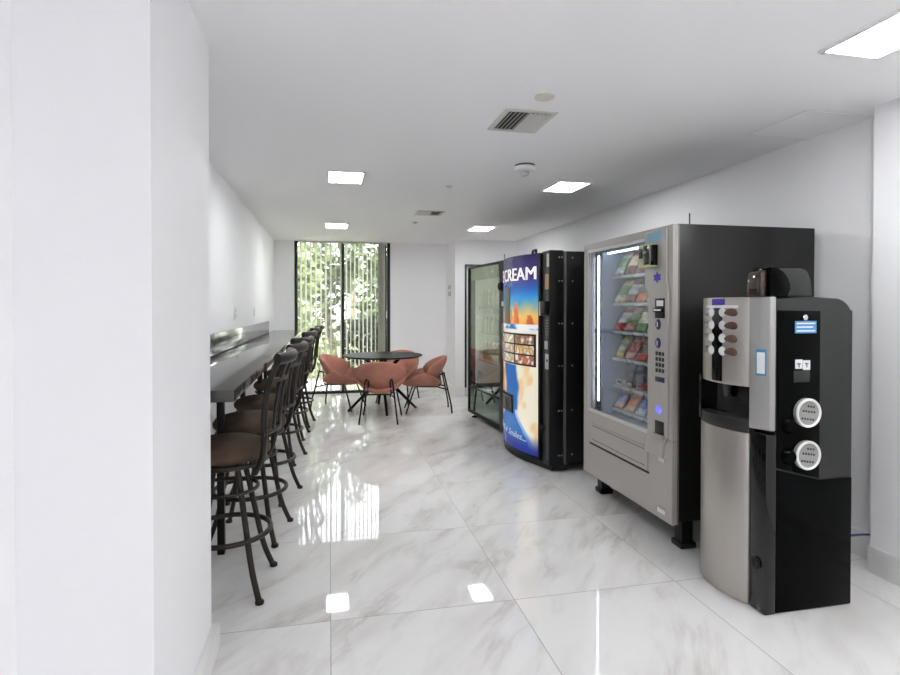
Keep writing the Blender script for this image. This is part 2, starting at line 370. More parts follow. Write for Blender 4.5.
# ------------------------------------------------------------------ counter and stools
CX, CZ, CY0, CY1 = -.402, 1.04, 2.56, 9.075
t = thing('bar_counter', 'long dark grey wooden bar counter along the left wall', 'counter', (-.62, 5.8, 0))
link('countertop', box((XL+.002, CY0, CZ-.052), (CX, CY1, CZ), .004), M['counter'], t)
link('backsplash', box((XL+.002, CY0, CZ+.008), (XL+.022, CY1-.9, CZ+.165), .003), M['counter'], t)
link('shadow_gap_strip', box((XL+.003, CY0, CZ+.0005), (XL+.019, CY1-.9, CZ+.008)), M['rubber'], t, 'dark strip in place of the shadow gap under the backsplash')  # shade of the gap put in as a dark strip
for y in (3.36, 5.2, 7.0, 8.9):
    for x in (-.60, -.745): link('leg', box((x-.02, y-.02, 0), (x+.02, y+.02, CZ-.053), .004), M['black'], t)
for y in (3.36, 5.2, 7.0, 8.9): link('rail', box((-.76, y-.012, CZ-.085), (-.46, y+.012, CZ-.0535), .003), M['black'], t)

def make_stool():
    t = thing('bar_stool', '', 'bar stool', (0, 0, 0), 'bar stools along the counter')
    link('seat', B().lathe([(0, .655), (.12, .655), (.195, .66), (.212, .678), (.214, .70), (.20, .722), (.16, .738), (.08, .748), (0, .75)], 36), M['suede'], t)
    ring = lambda r, z, n=36: [(r*cos(2*pi*k/n), r*sin(2*pi*k/n), z) for k in range(n)]
    link('seat_ring', B().tube(ring(.19, .638), .012, 8, True), M['bronze'], t)
    link('swivel', B().lathe([(.07, .60), (.09, .612), (.09, .63), (.12, .655)], 20), M['bronze'], t)
    link('upper_ring', B().tube(ring(.152, .50), .010, 8, True), M['bronze'], t)
    link('foot_ring', B().tube(ring(.212, .285), .013, 8, True), M['bronze'], t)
    for sx in (1, -1):
        for sy in (1, -1):
            d = Vector((sx, sy, 0)).normalized()
            pr = ((.095, .635), (.125, .52), (.148, .42), (.172, .32), (.195, .22), (.225, .12), (.262, .035), (.276, .008))
            lg = link('leg', B().tube(spline([d*r+Vector((0, 0, z)) for r, z in pr], 3), [.0145]*21+[.0145], 10), M['bronze'], t)
            link('glide', B().lathe([(.014, 0), (.020, .003), (.021, .014), (.015, .022)], 14, d*.277), M['rubber'], lg)
    prof = ((.165, .60), (.20, .67), (.215, .76), (.218, .88), (.232, 1.0), (.262, 1.10), (.285, 1.15))
    for sy in (1, -1):
        link('back_post', B().tube(spline([(x, sy*(.135+.05*min(1, max(0, (z-.6)/.25))), z) for x, z in prof], 4), .0145, 8), M['bronze'], t)
    def rail(name, x, z, r, flat, hw=.19, bow=.045):
        link(name, B().tube([(x+bow*(1-(k/8-1)**2), (k/8-1)*hw, z) for k in range(17)], r, 10, flat=flat), M['bronze'], t)
    rail('top_rail', .283, 1.155, .028, .75, .205)
    rail('back_rail', .245, 1.05, .011, 1.)
    rail('back_rail', .212, .80, .011, 1.)
    for yy in (-.095, 0, .095):
        bow = .045*(1-(yy/.19)**2)
        link('spindle', B().tube(spline([(.212+bow, yy, .80), (.222+bow, yy, .92), (.245+bow, yy, 1.05), (.28+bow, yy, 1.14)], 4), .009, 8, flat=1.6), M['bronze'], t)
    return t
stool = make_stool()
names = ['nearest one, half hidden by the white pier', 'second one from the white pier', 'third one from the white pier', 'fourth one from the white pier', 'fifth one from the white pier', 'farthest one, by the window']
for i, (x, y, a) in enumerate(((-.505, 2.955, -4), (-.475, 3.61, -9), (-.465, 4.31, -16), (-.455, 5.31, -12), (-.44, 6.24, -6), (-.40, 6.89, -8))):
    place(stool, i > 0, (x, y, 0), radians(a), 'brown-seated metal bar stool, ' + names[i])

# ------------------------------------------------------------------ round table and shell chairs
TC = Vector((.715, 7.63, 0))
t = thing('dining_table', 'round black table on splayed black legs by the tall window', 'table', tuple(TC))
link('table_top', B().lathe([(0, .722), (.50, .722), (.535, .735), (.54, .744), (.535, .75), (0, .75)], 64, TC), M['tabletop'], t)
link('hub', B().lathe([(.05, .40), (.05, .70), (.16, .72)], 20, TC), M['tabletop'], t)
for dx, dy in ((-.47, -.07), (.46, .02), (.01, -.45), (-.02, .46)):
    d = Vector((dx, dy, 0))
    link('leg', B().tube([TC+d*.72+Vector((0, 0, .72))-d*.34, TC+d*.12+Vector((0, 0, .40)), TC+d+Vector((0, 0, .002))] if False else [TC-d*.55+Vector((0, 0, .722)), TC+Vector((0, 0, .47)), TC+d+Vector((0, 0, .004))], [.024, .024, .017], 10), M['tabletop'], t)

def shell(fn, nu=28, nv=14, th=.036):
    """closed cushion-like shell over the unit disc: fn(x,y)->point, thickness fades at the rim"""
    s = B(); e = 1e-3
    def nrm(x, y):
        a = fn(x+e, y)-fn(x-e, y); c = fn(x, y+e)-fn(x, y-e); return a.cross(c).normalized()
    for side in (1, -1):
        prev = None
        for j in range(nv+1):
            r = sin(j/nv*pi/2)
            row = []
            for k in range(nu if j else 1):
                a = 2*pi*k/nu; x, y = r*cos(a), r*sin(a)
                row.append(s.bm.verts.new(fn(x, y)+nrm(x, y)*side*th*sqrt(max(0, 1-r**6))))
            if prev:
                for k in range(nu):
                    q = [prev[k % len(prev)], prev[(k+1) % len(prev)], row[(k+1) % nu], row[k]]
                    q = [v for i, v in enumerate(q) if v not in q[:i]]
                    s.bm.faces.new(q)
            prev = row
    bmesh.ops.remove_doubles(s.bm, verts=s.bm.verts[:], dist=.0006)
    return s
def make_chair():
    """faces +Y"""
    t = thing('shell_chair', '', 'chair', (0, 0, 0), 'pink shell chairs around the table')
    def back(x, y):
        X = .318*x*(1+.07*y); w = .17*x*x
        return Vector((X, -.155+w-.115*y-.02*(1-x*x)*(1-y*y), .545+.20*y+.02*(x*x)))
    def seat(x, y):
        return Vector((.315*x, .055+.275*y, .375+.19*abs(x)**2.2*(1-.5*max(0, y)-.15*y*y)+.035*max(0, -y)**2+.03*max(0, y)-.02))
    link('backrest', shell(back), M['velvet'], t)
    link('seat', shell(seat), M['velvet'], t)
    r = .0105
    for sx in (1, -1):
        link('leg', B().tube(spline([(sx*.13, -.175, .50), (sx*.145, -.225, .52), (sx*.165, -.235, .49), (sx*.215, -.315, .12), (sx*.23, -.325, .002)], 4), r, 8), M['black'], t)
        link('leg', B().tube([(sx*.15, .10, .365), (sx*.19, .16, .34), (sx*.245, .28, .002)], r, 8), M['black'], t)
        link('side_rail', B().tube(spline([(sx*.13, -.175, .50), (sx*.14, -.17, .36), (sx*.15, -.05, .345), (sx*.15, .10, .355), (sx*.19, .16, .34)], 4), r*.9, 8), M['black'], t)
    link('cross_rail', B().tube([(-.19, -.275, .31), (-.14, -.16, .335), (.14, -.16, .335), (.19, -.275, .31)], r*.9, 8), M['black'], t)
    return t
chair = make_chair()
for i, (x, y, a, lab) in enumerate(((.625, 6.965, -10, 'pink shell chair seen from behind at the near side of the round table'),
                                    (.145, 7.87, -116, 'pink shell chair on the left of the round table'),
                                    (1.275, 7.42, 84, 'pink shell chair on the right of the round table by the white wall'),
                                    (1.00, 8.28, 155, 'pink shell chair mostly hidden behind the round table'))):
    place(chair, i > 0, (x, y, 0), radians(a), lab)

# ------------------------------------------------------------------ coffee machine
CB = (2.15, 2.38, 0)
t = thing('coffee_machine', 'free-standing black and champagne steel coffee machine nearest the camera', 'coffee machine', CB)
X0, X1, Y0, Y1 = 1.978, 2.40, 2.16, 2.60
b = B()
prof = [(X0, .0), (X1, .0), (X1, 1.385)] + arc((X1-.10, 1.34), .10, 27, 85, 6) + [(X0+.20, 1.447), (X0+.03, 1.44), (X0, 1.43)]
b.prism(prof, 'y', Y0, Y1, .006)
body = link('cabinet', b, M['charcoal'], t)
# glossy side panel, stickers, coin lock, vents
pan = link('side_panel', B().prism([(1.982, .668), (2.212, .608), (2.212, 1.382), (1.982, 1.385)], 'y', Y0-.006, Y0-.0002, .002), M['glossdark'], t, 'glossy black side panel')
link('lower_side_panel', B().prism([(1.982, .006), (2.396, .006), (2.396, .60), (2.215, .60), (1.982, .66)], 'y', Y0-.004, Y0-.0002, .002), M['glossdark'], t)
link('lock', B().lathe([(.013, 0), (.013, .004), (.008, .008)], 20, (2.125, Y0-.006, 1.352), 'y').__class__().lathe([(.013, 0), (.013, -.006), (.008, -.010)], 20, (2.125, Y0-.006, 1.352), 'y'), M['chrome'], pan, 'small chrome lock')
b = B(); b.box((2.072, Y0-.0085, 1.280), (2.188, Y0-.0062, 1.336))
for k in range(3): b.box((2.080, Y0-.0092, 1.322-k*.017), (2.180-.012*(k == 1), Y0-.0082, 1.328-k*.017), mi=1)
link('sticker', b, [M['blue'], M['whitelab']], pan, 'blue sticker with pale lines')
b = B(); b.box((2.075, Y0-.0085, 1.118), (2.113, Y0-.0062, 1.160)); b.box((2.117, Y0-.0085, 1.112), (2.155, Y0-.0062, 1.156))
for x in (2.083, 2.125): b.box((x, Y0-.0092, 1.138), (x+.020, Y0-.0082, 1.144), mi=1); b.box((x+.008, Y0-.0092, 1.124), (x+.014, Y0-.0082, 1.144), mi=1)
link('sticker', b, [M['whitelab'], M['greydark']], pan, 'pair of small white pictogram stickers')
link('coin_plate', box((2.065, Y0-.011, 1.056), (2.152, Y0-.006, 1.110), .003), M['charcoal'], pan)
for z in (.917, .723):
    v = link('vent_disc', B().lathe([(.0, -.016), (.052, -.016), (.060, -.020), (.0655, -.014), (.066, 0)], 36, (2.133, Y0-.006, z), 'y'), M['ventface'], pan, 'round grey perforated vent disc')
    link('rim', B().lathe([(.054, -.0205), (.060, -.0235), (.0665, -.017), (.067, -.0005)], 36, (2.133, Y0-.006, z), 'y') if False else B().tube([(2.133+.061*cos(2*pi*k/36), Y0-.0245, z+.061*sin(2*pi*k/36)) for k in range(36)], .006, 8, True), M['white'], v)
    h = B()
    for rz, n, x0 in ((.030, 3, -.004), (.010, 5, -.030), (-.024, 5, -.036)):
        for k in range(n): h.box((2.133+x0+k*.0145, Y0-.0235, z+rz-.004-k*.0022), (2.133+x0+k*.0145+.008, Y0-.0215, z+rz+.005-k*.0022))
    link('slot', h, M['rubber'], v)
for z in (.86, .72):
    link('reflection_lump', B().lathe([(.026, -.022), (.036, -.008), (.038, 0)], 24, (2.040, Y0-.006, z), 'y'), M['glossdark'], pan)  # reflections on the glossy panel modelled as dark lumps
# front: lower door (bulging steel sheet) and black door edge
def bulge(y, ya, yb, x, d): u = (y-ya)/(yb-ya)*2-1; return x-d*(1-u*u)
ys = [2.254+k*(2.598-2.254)/14 for k in range(15)]
b = B(); b.prism([(bulge(y, 2.254, 2.598, 1.918, .042), y) for y in ys] + [(1.955, 2.598), (1.955, 2.254)], 'z', .004, .806, .003)
link('lower_door', b, M['steel'], t, 'champagne brushed steel lower door')
b = B(); b.prism([(1.922, 2.152), (1.977, 2.152), (1.977, 2.252), (1.922, 2.252)], 'z', .004, .822, .004); b.box((1.956, 2.252, .01), (1.977, 2.598, .82))
edge = link('door_edge', b, M['gloss'], t, 'glossy black door edge')
link('key_lock', B().lathe([(.026, -.0005), (.027, -.008), (.021, -.012), (.014, -.005), (.006, -.004), (0, -.004)], 20, (1.922, 2.205, .223), 'x'), M['rubber'], edge)
# cup station: recess with tray
b = B(); b.box((1.955, 2.252, .822), (1.977, 2.598, 1.05)); b.box((1.905, 2.58, .822), (1.977, 2.598, 1.05), .003)
link('recess', b, M['gloss'], t, 'glossy black cup recess')
b = B(); b.prism([(bulge(y, 2.254, 2.598, 1.918, .046), y) for y in ys] + [(1.955, 2.598), (1.955, 2.254)], 'z', .808, .868, .004)
tray = link('cup_tray', b, M['charcoal'], t, 'dark curved cup tray')
link('nozzle', B().lathe([(.014, .955), (.02, 1.0), (.02, 1.03)], 14, (1.935, 2.42, 0)), M['charcoal'], t)
# upper steel panel with chamfered coin column
ys2 = [2.256+k*(2.585-2.256)/14 for k in range(15)]
pl = [(bulge(y, 2.256, 2.585, 1.917, .042), y) for y in ys2]
b = B(); b.prism(pl + [(1.977, 2.585), (1.977, 2.256)], 'z', 1.025, 1.446, .006)
front = link('front_panel', b, M['steel'], t, 'brushed steel selection panel')
b = B(); b.prism([(1.917, 2.254), (1.952, 2.166), (1.9775, 2.158), (1.9775, 2.254)], 'z', .835, 1.446, .005)
colm = link('coin_column', b, M['silver'], t, 'silver chamfered side column')
# info card on the chamfer
na = Vector((1.952-1.917, 2.166-2.254, 0)).normalized(); nn = Vector((na.y, -na.x, 0))
def on_chamfer(u, z, o): return Vector((1.917, 2.254, 0))+na*u+nn*o+Vector((0, 0, z))
def chamfer_box(u0, u1, z0, z1, o0, o1):
    b = B(); R = Matrix((na, nn, Vector((0, 0, 1)))).transposed()
    c = on_chamfer((u0+u1)/2, (z0+z1)/2, (o0+o1)/2); h = Vector(((u1-u0)/2, (o1-o0)/2, (z1-z0)/2))
    b.box(c-h, c+h, .001, rot=R); return b
cd = link('info_card', chamfer_box(.032, .080, 1.085, 1.205, .0006, .003), M['blue'], colm, 'blue-edged white card')
link('card_face', chamfer_box(.038, .074, 1.094, 1.192, .003, .004), M['whitelab'], None) if False else None
b = chamfer_box(.038, .074, 1.094, 1.192, .003, .0045); link('card_face', b, M['whitelab'], colm)
# black strip, beans, label bar follow the bulging front
def fx(y): return bulge(y, 2.256, 2.585, 1.917, .042)
def curved_strip(y0, y1, z0, z1, o0, o1, n=8):
    yy = [y0+(y1-y0)*k/n for k in range(n+1)]
    return B().prism([(fx(y)-o1, y) for y in yy]+[(fx(y)-o0, y) for y in yy[::-1]], 'z', z0, z1)
link('strip', curved_strip(2.385, 2.458, 1.036, 1.435, .0002, .003), M['gloss'], front, 'black centre strip')
link('label_bar', curved_strip(2.30, 2.51, 1.395, 1.408, .003, .006), M['whitelab'], front)
link('crest', curved_strip(2.37, 2.455, 1.410, 1.440, .003, .006), M['purple'], front, 'small purple mark')
for k in range(4):
    z = 1.374-k*.063
    for y, s, mm in ((2.505, 1, 'beansilver'), (2.338, -1, 'bean')):
        b = B(); b.lathe([(0, .008), (.019, .006), (.024, 0)], 20, (0, 0, 0))
        for v in b.bm.verts: v.co = Vector((fx(y-s*.045)-v.co.z-.002, y-s*.045+v.co.x, z+v.co.y))
        link('button', b, M['clearbtn'], front)
        b = B(); bmesh.ops.create_uvsphere(b.bm, u_segments=16, v_segments=8, radius=1.)
        for v in b.bm.verts:
            yy = y+v.co.y*.036; v.co = Vector((fx(yy)-.003-.012*v.co.x, yy, z+.018*v.co.z*(1-.4*s*v.co.y*-1)-.004*v.co.y*v.co.y))
        link('bean', b, M[mm], front, ('grey' if s == 1 else 'brown') + ' coffee-bean shaped button')
# bean hopper lid on top
hp = [(2.02, 1.445), (2.02, 1.572)] + arc((2.12, 1.50), .075, 85, 8, 6) + [(2.195, 1.445)]
link('hopper_lid', B().prism([(1.985, 1.445), (1.985, 1.575), (2.10, 1.578)] + arc((2.12, 1.51), .072, 75, 5, 6) + [(2.202, 1.445)], 'y', 2.185, 2.29, .008), M['charcoal'], t, 'dark grey hopper lid')
link('hopper_front', B().prism([(1.922, 1.449), (1.918, 1.50), (1.926, 1.560), (1.955, 1.570), (1.955, 1.449)], 'y', 2.19, 2.275, .006), M['brownclear'], t, 'smoked brown hopper front')
link('hopper_rim', B().prism([(1.956, 1.448), (1.956, 1.582), (1.985, 1.584)] + arc((1.965, 1.48), .104, 80, 0, 6) + [(2.05, 1.448)], 'y', 2.172, 2.285, .006), M['glossdark'], t, 'glossy black hopper rim')
link('power_cord', B().tube(spline([(2.40, 2.46, .14), (2.44, 2.46, .15), (2.60, 2.46, .172), (2.76, 2.45, .18), (2.84, 2.44, .178), (2.905, 2.44, .17)], 6), .006, 8), M['cable'], t, 'thin blue power cord')

# ------------------------------------------------------------------ snack machine
t = thing('snack_machine', 'large grey-fronted snack vending machine with glass window', 'vending machine', (2.38, 3.39, 0))
X0, X1, Y0, Y1, Z0, Z1 = 1.945, 2.87, 2.84, 3.935, .165, 1.875
b = B(); b.box((X0, Y0, Z0), (X1, Y0+.03, Z1), .004); b.box((X0, Y1-.03, Z0), (X1, Y1, Z1), .004)
b.box((X0, Y0+.03, Z1-.03), (X1, Y1-.03, Z1)); b.box((X0, Y0+.03, Z0), (X1, Y1-.03, Z0+.03)); b.box((X1-.03, Y0+.03, Z0+.03), (X1, Y1-.03, Z1-.03))
link('cabinet', b, M['darkside'], t, 'black cabinet')
b = B(); b.box((X0+.02, 3.775, Z0+.3), (X1-.1, 3.80, Z1-.05)); b.box((X1-.15, 3.0, Z0+.3), (X1-.12, 3.775, Z1-.05)); b.box((X0+.02, 3.0, Z1-.08), (X1-.15, 3.775, Z1-.06)); b.box((X0+.02, 3.02, Z0+.3), (X1-.15, 3.04, Z1-.05)); b.box((X0+.02, 3.04, .60), (X1-.15, 3.775, .62))
link('lining', b, M['inner'], t, 'blue-grey interior lining')
link('light_tube', B().tube([(1.965, 3.838, .70), (1.965, 3.838, 1.78)], .0065, 10), M['tubelight'], t, 'hidden tube added to light the snack bags')
link('light_tube', B().tube([(1.98, 3.065, .66), (1.98, 3.065, 1.77)], .012, 10), M['tubelight'], t, 'hidden tube added to light the snack bags')  # added out of view behind the control column to light the bags
link('light_tube', B().tube([(2.0, 3.08, 1.792), (2.0, 3.76, 1.792)], .007, 10), M['tubelight'], t, 'hidden tube added to light the snack bags')
SHZ = (1.632, 1.436, 1.233, 1.038, .84, .67)
for z in SHZ:
    s = link('shelf', box((2.04, 3.045, z-.022), (2.62, 3.773, z-.006), .003), M['shelf'], t)
    b = B()
    for k in range(5): b.box((2.036, 3.06+.0075+k*.142, z-.027), (2.041, 3.06+.130+k*.142, z-.008), .001)
    link('price_strip', b, M['lightgrey'], s)
    b = B()
    for k in range(5):
        yc = 3.14+k*.14; b.tube([(2.06+.5*q/60, yc+.05*cos(q*2*pi/10), z+.052+.05*sin(q*2*pi/10)) for q in range(61)], .0025, 5)
    link('coil', b, M['coil'], s)
# door
XF = 1.897
b = B()
b.box((XF, 3.05, 1.81), (X0, 3.945, 1.869), .004); b.box((XF, 3.853, .64), (X0, 3.945, 1.81), .004)
b.box((XF, 2.82, .157), (X0-.012, 3.945, .64), .005); b.box((XF, 2.82, .64), (X0-.012, 3.05, 1.869), .005)
dr = link('door', b, M['machinegrey'], t, 'warm grey door frame')
link('door_trim', box((X0-.012, 2.822, .157), (X0-.001, 3.943, 1.85), .002) if False else B().box((X0-.013, 2.822, .157), (X0-.001, 2.84, 1.869), .002), M['greydark'], t)
b = B(); b.box((XF-.006, 3.05, .628), (XF+.01, 3.86, .652), .002); b.box((XF-.006, 3.846, .652), (XF+.01, 3.868, 1.815), .002); b.box((XF-.006, 3.05, 1.80), (XF+.01, 3.86, 1.82), .002)
link('glass_trim', b, M['lightgrey'], dr)
link('glass', box((XF+.012, 3.05, .64), (XF+.018, 3.853, 1.81)), M['mglass'], dr)
# delivery flap
fl = link('delivery_flap', box((XF-.005, 3.06, .40), (XF-.0005, 3.82, .548), .002), M['machinegrey'], dr)
link('flap_slot', B().box((XF-.007, 3.05, .388), (XF-.0004, 3.83, .399)), M['black'], dr)
b = B(); b.box((XF-.0062, 3.09, .425), (XF-.005, 3.79, .430)); b.box((XF-.0062, 3.09, .525), (XF-.005, 3.79, .530))
link('flap_ridge', b, M['greydark'], dr)
link('lock_plate', box((XF-.006, 2.885, .495), (XF-.0005, 2.95, .545), .002), M['lightgrey'], dr)
link('name_badge', B().lathe([(0, .006), (.034, .006), (.040, 0)], 28, (0, 0, 0)) if False else B().box((XF-.006, 2.875, .195), (XF-.0005, 2.955, .230), .006), M['chrome'], dr, 'small silver oval badge')
# control panel
cp = link('control_panel', B().prism([(2.845, .66), (2.885, .60), (2.895, .52), (3.085, .52), (3.05, .66), (3.045, 1.47), (3.085, 1.53), (3.085, 1.852), (2.862, 1.852), (2.862, 1.55), (2.845, 1.50)], 'x', XF-.014, XF-.0005, .004), M['machinegrey'], t)
xp = XF-.014
def pbox(y0, y1, z0, z1, d=.004, bev=.002): return B().box((xp-d, y0, z0), (xp-.0003, y1, z1), bev)
link('sticker', pbox(2.91, 3.055, 1.785, 1.842, .002, 0), M['sky'], cp, 'pale blue sticker')
rd = link('card_reader', pbox(2.945, 3.08, 1.635, 1.772, .05, .012), M['lime'], cp, 'pale green-grey card reader')
b = B().box((xp-.054, 2.955, 1.65), (xp-.05, 3.012, 1.76), .002); b.box((xp-.048, 2.941, 1.645), (xp-.004, 2.946, 1.765), .001); b.box((xp-.054, 3.025, 1.69), (xp-.05, 3.065, 1.75), .002)
link('reader_screen', b, M['gloss'], cp, 'black card reader screen')
pt = [(2.95+cos(k*pi/6)*(.046 if k % 2 else .028), 1.573+sin(k*pi/6)*(.034 if k % 2 else .020)) for k in range(12)]
link('sticker', B().prism(pt, 'x', xp-.002, xp-.0003), M['purple'], cp, 'purple star-shaped sticker')
link('bill_acceptor', pbox(2.872, 2.965, 1.335, 1.45, .006), M['black'], cp, 'black bill acceptor')
link('bill_label', B().box((xp-.0085, 2.88, 1.405), (xp-.006, 2.945, 1.438)), M['whitelab'], cp)
link('bill_slot', B().box((xp-.016, 2.878, 1.37), (xp-.006, 2.972, 1.392), .003), M['gloss'], cp)
link('slot_light', B().box((xp-.0175, 2.89, 1.378), (xp-.016, 2.962, 1.386)), M['whitelab'], cp)
for z in (1.298, 1.188):
    b = B().lathe([(0, .006), (.026, .005), (.032, 0)], 24)
    for v in b.bm.verts: v.co = Vector((xp-v.co.z-.0003, 2.938+v.co.x*.85, z+v.co.y))
    bt_ = link('badge', b, M['navy'], cp, 'dark blue oval badge'); 
    link('badge_mark', B().box((xp-.0078, 2.934, z-.014), (xp-.006, 2.942, z+.014)), M['whitelab'], cp)
for r in range(4):
    for c in range(3): link('key', pbox(2.876+c*.032, 2.896+c*.032, 1.018+r*.033, 1.040+r*.033, .005, .003), M['navy'] if False else M['charcoal'], cp)
link('display', pbox(2.872, 2.965, .962, .992, .003), M['navy'], cp)
b = B().lathe([(0, .010), (.018, .009), (.026, 0)], 24)
for v in b.bm.verts: v.co = Vector((xp-v.co.z-.0003, 2.928+v.co.x, .80+v.co.y))
link('button', b, M['glow'], cp, 'round lit blue button')
link('coin_cup', B().box((xp-.003, 2.875, .655), (xp-.0003, 2.965, .735), .002), M['charcoal'], cp, 'dark coin return cup')
link('cup_lip', B().box((xp-.022, 2.865, .635), (xp-.0003, 2.975, .658), .005), M['machinegrey'], cp)
link('antenna', B().tube([(2.03, 2.86, Z1), (2.03, 2.86, Z1+.065)], .004, 6), M['black'], t)
for x, y in ((2.03, 2.90), (2.03, 3.87), (2.78, 2.90), (2.78, 3.87)):
    link('foot', B().box((x-.05, y-.05, .001), (x+.05, y+.05, .035), .006).box((x-.035, y-.035, .035), (x+.035, y+.035, .165)), M['black'], t)

# snacks on the shelves (each its own object)
BAGC = {'green': (110, 150, 88), 'white': (214, 210, 204), 'maroon': (112, 52, 54), 'cream': (222, 212, 180), 'orange': (214, 112, 56), 'brown': (120, 84, 66), 'red': (184, 60, 58), 'pink': (204, 148, 136), 'yellow': (212, 196, 112), 'blue': (92, 112, 178), 'tan': (196, 166, 130), 'dark': (52, 42, 44), 'silver': (190, 192, 200)}
BM_ = {k: mat('snack_wrap_'+k, v, .28, noise=.55, nscale=28) for k, v in BAGC.items()}
def bag(y, z, w, h, th, c1, c2, lean=.05, split=(.35, .75)):
    b = B(); x = 2.055
    def pt(u, v, s):
        U = u*2-1; V = v*2-1
        d = th*sqrt(max(0, 1-U**4))*max(0, 1-abs(V)**5)**.6
        ripple = .0022*sin(u*34)*(abs(V) > .86)
        ww = w*(1-.10*(1-abs(V)**3))
        return Vector((x+lean*v+s*(d+.0008)+ripple, y+ww*U/2, z-.004+h*v))
    for s in (1, -1): b.surf(lambda u, v: pt(u, v, s), 12, 14)
    for f in b.bm.faces:
        v = (f.calc_center_median().z-z)/h
        f.material_index = 1 if split[0] < v < split[1] else 0
    bmesh.ops.remove_doubles(b.bm, verts=b.bm.verts[:], dist=.0018)
    return link('snack_bag', b, [BM_[c1], BM_[c2]], center=True)
ROWN = ['top', 'second', 'third', 'fourth', 'fifth', 'bottom']; COLN = ['first', 'second', 'third', 'fourth']
STOCK = [[('white', 'green'), ('maroon', 'tan'), ('maroon', 'white'), ('brown', 'maroon')],
         [('cream', 'green'), ('brown', 'white'), ('orange', 'brown'), ('white', 'tan')],
         [('red', 'white'), ('pink', 'green'), ('green', 'cream'), ('white', 'blue')],
         [('yellow', 'white'), ('pink', 'red'), ('red', 'dark'), ('dark', 'maroon')],
         None,
         [('pink', 'blue'), ('tan', 'orange'), ('silver', 'blue'), ('white', 'dark')]]
for r, row in enumerate(STOCK):
    if row is None: continue
    for c, (a, d) in enumerate(row):
        o = bag(3.70-c*.14, SHZ[r], .100 if r != 3 or c else .075, (.165, .168, .165, .16, 0, .135)[r]*random.uniform(.94, 1.05), .030, a, d, .085+random.uniform(0, .02))
        tag(o, '%s and %s snack bag, %s from left on the %s snack machine shelf' % (a, d, COLN[c], ROWN[r]), 'snack', 'snacks in the snack machine')
for c, cc in enumerate(('white', 'brown', 'red', 'silver')):
    y, z = 3.70-c*.14, SHZ[4]
    b = B(); b.box((2.06, y-.05, z-.004), (2.085, y+.05, z+.038), .008); b.box((2.058, y-.03, z+.006), (2.0605, y+.03, z+.026), mi=1)
    o = link('candy_bar', b, [BM_[cc], BM_['dark' if cc != 'brown' else 'cream']], center=True)
    tag(o, '%s candy bar, %s from left on the fifth snack machine shelf' % (cc, COLN[c]), 'snack', 'snacks in the snack machine')
b = bag(3.42, SHZ[4]+.0, .16, .10, .03, 'white', 'silver', .01); 
for v in b.data.vertices: v.co.x += .12; 
tag(b, 'wide white snack pouch standing behind the candy bars on the fifth shelf', 'snack', 'snacks in the snack machine')

# ------------------------------------------------------------------ ice cream machine
t = thing('ice_cream_machine', 'tall black ice cream vending machine with curved colourful front', 'vending machine', (2.33, 5.05, 0))
def ix(y): return 1.80-.118*(1-((y-5.10)/.5)**2)
ya, yb = 4.605, 5.595
yy = [ya+(yb-ya)*k/28 for k in range(29)]
b = B(); b.box((1.90, 4.44, .06), (2.86, 5.60, 1.875), .005)
cabn = link('cabinet', b, M['black'], t)
b = B(); b.prism([(ix(y), y) for y in yy]+[(1.93, yb), (1.93, ya)], 'z', .05, 1.872, .003)
door = link('door', b, M['black'], t)
b = B(); b.box((1.815, 4.42, .05), (1.94, 4.60, 1.88), .006); sf = link('service_front', b, M['black'], t)
b = B(); b.prism([(ix(y)+.01, y) for y in yy[1:-1]]+[(1.93, 5.58), (1.93, 4.47)]+[(1.85, 4.45)], 'z', .004, .06); link('kick_plate', b, M['rubber'], t)
# side flanges and rivets on the near side
for x0, x1 in ((1.945, 1.965),): link('side_flange', box((x0, 4.418, .06), (x1, 4.4395, 1.87), .002), M['greydark'], t)
for x in (1.90, 1.925, 2.03):
    for z in (.14, .52, .90, 1.26, 1.62, 1.82):
        y_ = 4.42 if x < 1.94 else 4.44
        link('rivet', B().lathe([(.008, 0), (.006, -.004), (0, -.005)], 10, (x, y_, z), 'y'), M['silver'], t)
